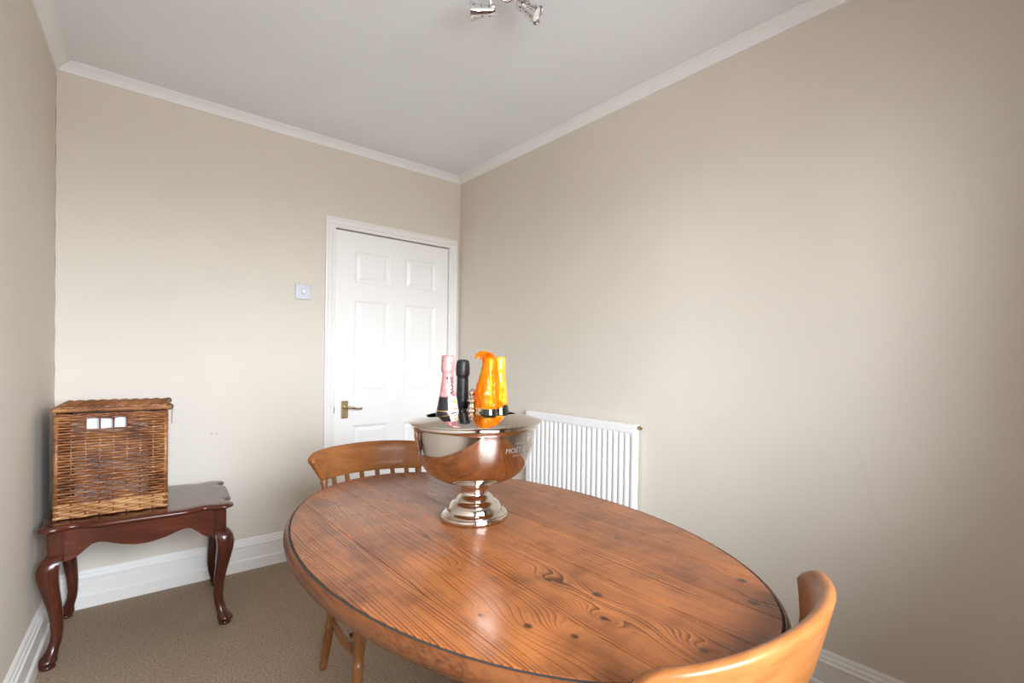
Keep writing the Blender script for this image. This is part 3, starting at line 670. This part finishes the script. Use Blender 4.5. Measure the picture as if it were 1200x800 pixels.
# white paper inside
pap = thing('paper_bundle', 'white paper inside the wicker hamper, showing through its hand slot', 'paper', BK.location, BK.rotation_euler[2])
shp = [(-BD + 0.17, 0.0125), (-BD + 0.16, 0.20), (-BD + 0.12, 0.28), (-BD + 0.050, 0.315), (-BD + 0.034, 0.345), (-BD + 0.032, BH - 0.008), (BD - 0.04, BH - 0.008), (BD - 0.04, 0.0125)]
obj('sheets', rings([[(x, yy, zz) for yy, zz in shp] for x in (-BW + 0.035, -BW + 0.09, BW - 0.12, BW - 0.06)]), M_PAPER, pap, bevel=0.004)

# ------------------------------------------------------------------ champagne bowl
BX, BY = 0.797, 1.214; BRZ = math.atan2(-0.5506, 0.8348)
bowl = thing('champagne_bowl', 'large polished silver champagne bowl with slotted lid on the oval table', 'champagne bowl', (BX, BY, TZ), BRZ)
BP = [(0.088, 0.0), (0.094, 0.0005), (0.0955, 0.003), (0.0955, 0.012), (0.094, 0.0145), (0.0925, 0.0155), (0.0925, 0.018), (0.0895, 0.0215), (0.0820, 0.0255), (0.0785, 0.0270), (0.0775, 0.0305), (0.0755, 0.036), (0.0705, 0.044), (0.0630, 0.0505), (0.0560, 0.0540), (0.0548, 0.0560), (0.0515, 0.0610), (0.0460, 0.0665), (0.0415, 0.0710), (0.0405, 0.0730), (0.0395, 0.0760), (0.0395, 0.0840), (0.0415, 0.0940), (0.0445, 0.1000), (0.048, 0.1025), (0.0505, 0.1045)]
WALL = [(0.0505, 0.1045), (0.075, 0.1080), (0.098, 0.1150), (0.118, 0.1255), (0.133, 0.1375), (0.1435, 0.150), (0.1515, 0.164), (0.158, 0.180), (0.1635, 0.200), (0.168, 0.222), (0.171, 0.240), (0.173, 0.256), (0.1738, 0.262), (0.1750, 0.2645), (0.1785, 0.2670), (0.1795, 0.2710), (0.1780, 0.275)]
def rb(z): return interp([(zz, r) for r, zz in WALL], z)
inner = [(r - 0.004, zz + 0.002) for r, zz in WALL[::-1]]
obj('pedestal_foot', lathe(BP, 96), M_SILVER, bowl, True, autos=38)
obj('bowl_body', lathe(WALL + [(0.1745, 0.276)] + [(min(r, 0.168), z) for r, z in inner[2:]] + [(0.0, 0.1065)], 112), M_SILVER, bowl, True, autos=38)
# lid with two kidney-shaped bottle slots
RL = 0.1865
def lidz(r): return 0.281 + 0.027 * max(0.0, 1 - (r / RL) ** 2) ** 0.85
def kidney(r1, r2, a0, a1, c=0.022):
    rm = (r1 + r2) / 2; s0, s1 = a0 * rm, a1 * rm; pts = []
    for cx, cy, st in ((s1 - c, r2 - c, 0), (s0 + c, r2 - c, PI / 2), (s0 + c, r1 + c, PI), (s1 - c, r1 + c, 3 * PI / 2)):
        for k in range(7): a = st + PI / 2 * k / 6; pts.append((cx + c * math.cos(a), cy + c * math.sin(a)))
    out = []
    for (a, b) in zip(pts, pts[1:] + pts[:1]):
        n = max(1, int(math.hypot(b[0] - a[0], b[1] - a[1]) / 0.008))
        for k in range(n): out.append((lerp(a[0], b[0], k / n), lerp(a[1], b[1], k / n)))
    return [(r * math.cos(s / rm), r * math.sin(s / rm)) for s, r in out]
D2R = math.radians
def spline_loop(P, m=8):
    out = []; n = len(P)
    for i in range(n):
        p0, p1, p2, p3 = (Vector(P[(i + k) % n]) for k in (-1, 0, 1, 2))
        for k in range(m):
            t = k / m
            out.append(tuple(0.5 * ((2 * p1) + (p2 - p0) * t + (2 * p0 - 5 * p1 + 4 * p2 - p3) * t * t + (3 * p1 - p0 - 3 * p2 + p3) * t ** 3)))
    return out
holes = [kidney(0.042, 0.138, D2R(97), D2R(213)), spline_loop([(0.010, -0.030), (0.013, -0.064), (0.040, -0.075), (0.075, -0.057), (0.105, -0.020), (0.118, 0.020), (0.109, 0.066), (0.080, 0.100), (0.045, 0.102), (0.021, 0.076), (0.026, 0.040), (0.022, 0.0)])]
def inside(p, poly):
    c = False
    for (x1, y1), (x2, y2) in zip(poly, poly[1:] + poly[:1]):
        if (y1 > p[1]) != (y2 > p[1]) and p[0] < (x2 - x1) * (p[1] - y1) / (y2 - y1) + x1: c = not c
    return c
def lid_mesh():
    V, Eg = [], []
    def loop(pts):
        n = len(V); V.extend([Vector(p) for p in pts]); Eg.extend([(n + i, n + (i + 1) % len(pts)) for i in range(len(pts))])
    loop([(RL * math.cos(2 * PI * k / 120), RL * math.sin(2 * PI * k / 120)) for k in range(120)])
    for h in holes: loop(h)
    for j in range(1, 17):
        r = RL * (1 - (j / 17) ** 1.3) if j > 1 else RL * 0.985; n = max(8, int(r / RL * 110))
        for k in range(n):
            a = 2 * PI * (k + 0.5 * (j % 2)) / n; p = (r * math.cos(a), r * math.sin(a))
            if not any(inside(p, h) or min((Vector(p) - Vector(q)).length for q in h) < 0.004 for h in holes): V.append(Vector(p))
    v, e, f, *_ = geometry.delaunay_2d_cdt(V, Eg, [], 1, 1e-6)
    F = []
    for t in f:
        c = sum((v[i] for i in t), Vector((0, 0))) / len(t)
        if not any(inside(c, h) for h in holes): F.append(list(t))
    return [(p.x, p.y, lidz(p.length)) for p in v], F
lo = obj('lid', lid_mesh(), M_SILVER, bowl, True)
so = lo.modifiers.new('thick', 'SOLIDIFY'); so.thickness = 0.0025; so.offset = -1
obj('lid_rim', rings([[((RL + o) * math.cos(2 * PI * k / 112), (RL + o) * math.sin(2 * PI * k / 112), 0.281 + zz) for o, zz in ((-0.004, -0.0005), (0.0, 0.0004), (0.0015, -0.001), (0.0015, -0.003), (0.0, -0.0042), (-0.006, -0.004), (-0.013, -0.0065), (-0.013, -0.0035))] for k in range(112)], close=True), M_SILVER, lo, True, autos=45)
kz = lidz(0)
obj('lid_knob', lathe([(0.016, kz - 0.002), (0.0165, kz + 0.002), (0.0135, kz + 0.006), (0.0115, kz + 0.014), (0.0125, kz + 0.022), (0.0155, kz + 0.026), (0.0158, kz + 0.030), (0.0125, kz + 0.033), (0.0085, kz + 0.037), (0.0070, kz + 0.041), (0.0085, kz + 0.0445), (0.0112, kz + 0.050), (0.0108, kz + 0.055), (0.007, kz + 0.059), (0.004, kz + 0.0605), (0.003, kz + 0.063), (0.0, kz + 0.064)], 28), M_SILVER, lo, True, autos=60).location = (-0.010, 0.008, 0)
# engraved lettering on the bowl (angle from the camera side, to the right)
def engrave(body, size, a_start, zbase, name='engraved_lettering', spread=1.0):
    V, F = text_mesh(body, size); out = []
    for x, y, _ in V:
        zz = zbase + y; r = rb(zz) + 0.0006; a = a_start + x * spread / 0.160
        out.append((r * math.sin(a), -r * math.cos(a), zz))
    obj(name, (out, F), M_ETCH, bowl)
engrave('MO\u00cbT & CHANDON', 0.0195, D2R(28), 0.2095, spread=1.0)
engrave('C H A M P A G N E', 0.0085, D2R(37), 0.1975)
engrave('FOND\u00c9', 0.0085, D2R(38), 0.2305)
engrave('EN 1743', 0.0085, D2R(66), 0.2305)
def crest():
    sh = [(-0.0075, 0.010), (0.0075, 0.010), (0.0078, 0.002), (0.0055, -0.005), (0.0, -0.010), (-0.0055, -0.005), (-0.0078, 0.002)]
    cr_ = [(-0.007, 0.0115), (0.007, 0.0115), (0.0085, 0.020), (0.0045, 0.0155), (0.0, 0.0215), (-0.0045, 0.0155), (-0.0085, 0.020)]
    parts = []
    for poly in (sh, cr_):
        cxy = (sum(p[0] for p in poly) / len(poly), sum(p[1] for p in poly) / len(poly))
        V = [cxy] + poly; V3 = []
        for x, y in V:
            zz = 0.240 + y; r = rb(zz) + 0.0006; a = D2R(56) + x / 0.165; V3.append((r * math.sin(a), -r * math.cos(a), zz))
        parts.append((V3, [[0, i, i % len(poly) + 1] for i in range(1, len(poly) + 1)]))
    return join(*parts)
obj('engraved_crest', crest(), M_ETCH, bowl)

# ------------------------------------------------------------------ bottles (standing inside the bowl)
def bpos(u, v): c, s = math.cos(BRZ), math.sin(BRZ); return (BX + c * u - s * v, BY + s * u + c * v)
BZ = TZ + 0.134
def bottle(label, u, v, top, rz=0.0, tilt=(0, 0)):
    x, y = bpos(u, v); t = thing('champagne_bottle', label, 'bottle', (x, y, BZ), BRZ + rz, 'champagne bottles in the silver bowl'); t.rotation_euler[0] = tilt[0]; t.rotation_euler[1] = tilt[1]
    return t
def body(t, zshoulder, zneck, rn, rmax=0.042):
    pr = [(0.02, 0.004), (rmax - 0.004, 0.0), (rmax, 0.005), (rmax, zshoulder * 0.62)]
    for k in range(1, 9):
        q = k / 8; pr.append((lerp(rmax, rn, (1 - math.cos(q * PI)) / 2 * 0.6 + 0.4 * q), lerp(zshoulder * 0.62, zneck, q)))
    return pr
def crumple(vf, amp, z0, z1, seed):
    out = []
    for x, y, z in vf[0]:
        if z0 < z < z1:
            a = math.atan2(y, x); k = 1 + amp * math.sin(7 * a + seed + z * 210) * math.sin(z * 340 + 3 * a + seed) + amp * 0.6 * math.sin(13 * a + z * 500)
            x, y = x * k, y * k
        out.append((x, y, z))
    return out, vf[1]
# heights below are above the bottle's base (table height is 0.134 lower)
# rose bottle
b1 = bottle('champagne bottle with pink foil neck lettered vertically, at left of the silver bowl', -0.080, -0.006, 0)
HB = 1.203 - BZ
g = [(0.02, 0.022), (0.037, 0.018), (0.0405, 0.022), (0.0405, 0.10), (0.0405, 0.125), (0.0358, 0.145), (0.0318, 0.165), (0.0290, 0.178), (0.0, 0.178)]
obj('glass_body', lathe(g, 40), M_GLASSG, b1, True, autos=50)
obj('neck_band', lathe([(0.0362, 0.1462), (0.0322, 0.166), (0.0297, 0.180), (0.0266, 0.198), (0.0240, 0.214), (0.0236, 0.214), (0.0290, 0.178)], 40), M_SHELLB, b1, True, autos=50)
obj('gold_line', lathe([(0.0314, 0.1745), (0.0311, 0.1765), (0.0302, 0.1765), (0.0305, 0.1745)], 40), M_GOLDL, b1)
fl_ = [(0.0235, 0.2138), (0.0224, 0.222), (0.0198, 0.240), (0.0178, 0.258), (0.0164, 0.274), (0.0160, 0.282), (0.0182, 0.286), (0.0195, 0.291), (0.0196, 0.297), (0.0190, 0.302), (0.0184, 0.307), (0.0186, 0.318), (0.0183, 0.326), (0.0165, 0.3305), (0.010, 0.3325), (0, 0.333)]
obj('neck_foil', crumple(lathe(fl_, 48), 0.014, 0.285, 0.332, 1.0), M_PINK, b1, True)
def neck_text(bt, body, size, ang, z0, prof, mat, vertical=True, name='lettering'):
    V, F = text_mesh(body, size, 0.0, 0.0006); out = []; tab = sorted((z, r) for r, z in prof)
    for x, y, _ in V:
        if vertical: zz, s = z0 + x, -y
        else: zz, s = z0 + y, x
        r = interp(tab, zz) + 0.0007; a = ang + s / r; out.append((r * math.sin(a), -r * math.cos(a), zz))
    return obj(name, (out, F), mat, bt)
neck_text(b1, 'ROS\u00c9', 0.0225, D2R(49), 0.219, fl_, M_INK)
def star(cx, cz, R, bt, prof, mat):
    tab = sorted((z, r) for r, z in prof); V = []
    for k in range(10):
        rr = R if k % 2 == 0 else R * 0.42; a = k * PI / 5; zz = cz + rr * math.cos(a); r = interp(tab, zz) + 0.001; al = cx + rr * math.sin(a) / r
        V.append((r * math.sin(al), -r * math.cos(al), zz))
    r = interp(tab, cz) + 0.001; V.append((r * math.sin(cx), -r * math.cos(cx), cz))
    obj('star', (V, [[10, k, (k + 1) % 10] for k in range(10)]), mat, bt)
star(D2R(24), 0.311, 0.0042, b1, fl_, M_INK)
def patch(bt, name, a0, a1, z0, z1, prof, mat, lift=0.0012):
    tab = sorted((z, r) for r, z in prof); V, F = [], []; n, m = 14, 6
    for i in range(m + 1):
        z = lerp(z0, z1, i / m)
        for j in range(n + 1): a = lerp(a0, a1, j / n); r = interp(tab, z) + lift; V.append((r * math.sin(a), -r * math.cos(a), z))
    for i in range(m):
        for j in range(n): q = i * (n + 1) + j; F.append([q, q + 1, q + n + 2, q + n + 1])
    obj(name, (V, F), mat, bt, True)
NB = [(0.0362, 0.1462), (0.0322, 0.166), (0.0297, 0.180), (0.0266, 0.198), (0.0240, 0.214), (0.0236, 0.2165)]
patch(b1, 'neck_label', D2R(12), D2R(84), 0.172, 0.216, NB, M_LABEL, 0.0008)
patch(b1, 'label_emblem', D2R(36), D2R(58), 0.196, 0.209, NB, M_ORPRINT, 0.0015)
patch(b1, 'label_stripe', D2R(14), D2R(84), 0.180, 0.1835, NB, M_GOLDL, 0.0015)
# black bottle
b2 = bottle('champagne bottle with matt black foil neck, standing behind the pink one', -0.041, 0.078, 0)
obj('glass_body', lathe([(0.02, 0.022), (0.037, 0.018), (0.0405, 0.022), (0.0405, 0.10), (0.040, 0.125), (0.034, 0.15), (0.027, 0.165), (0.021, 0.175), (0.0, 0.175)], 36), M_GLASSG, b2, True, autos=50)
nf = [(0.0205, 0.172), (0.0188, 0.20), (0.0178, 0.23), (0.0172, 0.262), (0.0172, 0.270), (0.0195, 0.272), (0.0203, 0.276), (0.0206, 0.285), (0.0203, 0.298), (0.0195, 0.309), (0.0178, 0.3155), (0.013, 0.3195), (0, 0.3205)]
obj('neck_foil', crumple(lathe(nf, 48), 0.018, 0.271, 0.319, 2.2), M_BLACKF, b2, True)
# orange wrapped bottle
b3 = bottle('champagne bottle wrapped in crinkled orange cellophane with a knotted tail, at right of the bowl', 0.036, -0.043, 0)
obj('glass_body', lathe([(0.02, 0.022), (0.037, 0.018), (0.0405, 0.022), (0.0405, 0.09), (0.038, 0.118), (0.0315, 0.142), (0.0245, 0.162), (0.0215, 0.186), (0.0, 0.186)], 36), M_GLASSG, b3, True, autos=50)
yf = [(0.0222, 0.184), (0.0220, 0.200), (0.0210, 0.225), (0.0195, 0.252), (0.0180, 0.275), (0.0176, 0.286), (0.0188, 0.289), (0.0190, 0.296), (0.0178, 0.302), (0.0175, 0.318), (0.0168, 0.325), (0.012, 0.3285), (0, 0.329)]
obj('neck_foil', crumple(lathe(yf, 48), 0.012, 0.286, 0.328, 0.5), M_GOLDF, b3, True)
def wrap():
    n = 72; rs = []
    for k in range(26):
        q = k / 25; z = lerp(0.186, 0.333, q)
        r = interp([(0, 0.0365), (0.10, 0.0362), (0.30, 0.0355), (0.55, 0.0275), (0.72, 0.0225), (0.84, 0.0205), (0.94, 0.0195), (0.98, 0.014), (1.0, 0.0055)], q); ring = []
        for j in range(n):
            a = 2 * PI * j / n; w = 0.10 * (1 - q * 0.45)
            lean = 0.10 * math.sin(min(1, q * 1.3) * PI) * max(0, math.cos(a - PI * 1.02))
            tw = lambda t: 2 / PI * math.asin(math.sin(t))
            f = 1 + w * tw(5 * a + 1.8 * q) * 0.8 + w * 0.55 * tw(9 * a - 4 * q + 1) + 0.035 * tw(17 * a + 14 * q) + 0.03 * math.sin(40 * q + 5 * a) + lean
            ring.append((r * f * math.cos(a), r * f * math.sin(a), z))
        rs.append(ring)
    return rings(rs, cap=False)
wr = obj('cellophane_wrap', wrap(), M_CELLO, b3, True); wr['label'] = 'crinkled orange cellophane'
def tail():
    parts = []
    for s, (ln, up, w0, dy) in enumerate(((0.040, 0.010, 0.0058, -0.004), (0.026, 0.003, 0.0045, 0.008))):
        rs = []
        for k in range(14):
            q = k / 13; x = 0.010 - (ln + 0.010) * q; z = 0.333 + up * math.sin(q * PI * 0.85) - 0.010 * q * q; y = dy * q
            w = w0 * (0.28 + 0.85 * math.sin(min(1, q * 1.2) * PI * 0.55)) * (1 if q < 0.9 else 0.85)
            fr = [(x + 0.0025 * math.sin(j * 1.3 + s), y + 0.0035 * math.sin(j * 2.1 + 4 * q + s), z + (-1 + 2 * j / 8) * w) for j in range(9)]
            rs.append(fr + [(p[0], p[1] + 0.0009, p[2]) for p in fr[::-1]])
        parts.append(rings(rs))
    parts.append(tube([(0.0065 * math.cos(a), 0.0065 * math.sin(a), 0.331) for a in [k * 2 * PI / 16 for k in range(16)]], 0.003, 6, close=True))
    parts.append(lathe([(0.0055, 0.330), (0.006, 0.334), (0.010, 0.338), (0.006, 0.341), (0.0, 0.341)], 14))
    return join(*parts)
obj('cellophane_tail', tail(), M_CELLO, b3, True)
# yellow foil bottle
b4 = bottle('champagne bottle with bright yellow foil neck, half hidden behind the orange cellophane', 0.068, 0.060, 0)
obj('glass_body', lathe([(0.02, 0.022), (0.033, 0.018), (0.036, 0.022), (0.036, 0.10), (0.036, 0.125), (0.0345, 0.15), (0.030, 0.172), (0.0262, 0.188), (0.0, 0.188)], 36), M_GLASSG, b4, True, autos=50)
yf2 = [(0.0280, 0.187), (0.0262, 0.202), (0.0232, 0.227), (0.0202, 0.254)] + [(r * 1.02, z + 0.002) for r, z in yf[4:]]
obj('neck_foil', crumple(lathe(yf2, 48), 0.012, 0.288, 0.330, 4.0), M_GOLDF, b4, True)

# put each bottle's origin on its own base
SH = 0.018
for t in (b1, b2, b3, b4):
    t.location.z += SH
    for c in t.children: c.data.transform(Matrix.Translation((0, 0, -SH)))

# ------------------------------------------------------------------ ceiling spotlight fitting
CL = thing('ceiling_spotlight', 'chrome ceiling light with perforated swivel spot heads', 'ceiling light', (1.03, 1.40, ZC))
def cl(p): return (p[0] - 1.03, p[1] - 1.40, p[2] - ZC)
obj('ceiling_plate', lathe([(0.0, 0.0), (0.055, 0.0), (0.055, -0.006), (0.050, -0.018), (0.04, -0.022), (0.0, -0.022)], 36, cl((1.025, 1.372, ZC))), M_CHROME, CL, True, autos=40)
obj('stem', tube([cl((1.025, 1.372, 2.495)), cl((1.025, 1.372, 2.452))], 0.008, 12), M_CHROME, CL, True)
bar = [(0.975, 1.470, 2.452), (0.985, 1.452, 2.452), (1.000, 1.440, 2.452), (1.020, 1.442, 2.452), (1.045, 1.435, 2.452), (1.055, 1.412, 2.452), (1.045, 1.388, 2.452), (1.025, 1.372, 2.452), (1.005, 1.355, 2.452), (1.010, 1.330, 2.452), (1.035, 1.325, 2.452), (1.060, 1.345, 2.452), (1.085, 1.375, 2.452), (1.102, 1.385, 2.452)]
obj('wavy_bar', tube([cl(p) for p in bar], 0.0065, 10), M_CHROME, CL, True)
def spot(c, d, pivot, name='spot_head'):
    D = Vector(d).normalized(); rot = D.to_track_quat('Z', 'Y').to_matrix().to_4x4(); MM = Matrix.Translation(cl(c)) @ rot
    pr = [(0.0, -0.044), (0.017, -0.044), (0.0185, -0.042), (0.0185, -0.012), (0.0205, 0.006), (0.0255, 0.026), (0.0305, 0.042), (0.0312, 0.044), (0.0295, 0.044), (0.0245, 0.026), (0.0175, 0.0), (0.0, -0.005)]
    h = obj(name, xf(lathe(pr, 32), MM), M_CHROME, CL, True, autos=45)
    obj('bulb', xf(lathe([(0.0, 0.028), (0.012, 0.0275), (0.0235, 0.026), (0.0250, 0.030), (0.0262, 0.036), (0.020, 0.038), (0.0, 0.039)], 24), MM), M_BULB, h, True)
    vh = []
    for k in range(8):
        for zz in (-0.022, 0.004, 0.030):
            a = 2 * PI * k / 8 + (0.2 if zz > 0 else 0); r = interp([(-0.044, 0.0185), (-0.012, 0.0185), (0.006, 0.0205), (0.026, 0.0255), (0.042, 0.0305)], zz)
            vh.append(xf(lathe([(0.0, -0.0006), (0.0024, -0.0004), (0.0024, 0.0004), (0.0, 0.0008)], 8), Matrix.Translation((r * math.cos(a), r * math.sin(a), zz)) @ Matrix.Rotation(a, 4, 'Z') @ Matrix.Rotation(PI / 2, 4, 'Y')))
    obj('vent_holes', xf(join(*vh), MM), M_GAP, h)
    back = Vector(c) - D * 0.028
    obj('swivel_arm', tube([cl(back), cl(Vector(back) + Vector((0, 0, 0.02))), cl(pivot)], 0.0055, 10), M_CHROME, CL, True)
spot((0.981, 1.489, 2.417), R_ * -0.98 - U_ * 0.10 + W_ * -0.10, (0.985, 1.452, 2.452))
spot((1.099, 1.383, 2.424), R_ * 0.80 - U_ * 0.58 - W_ * 0.14, (1.085, 1.375, 2.452))
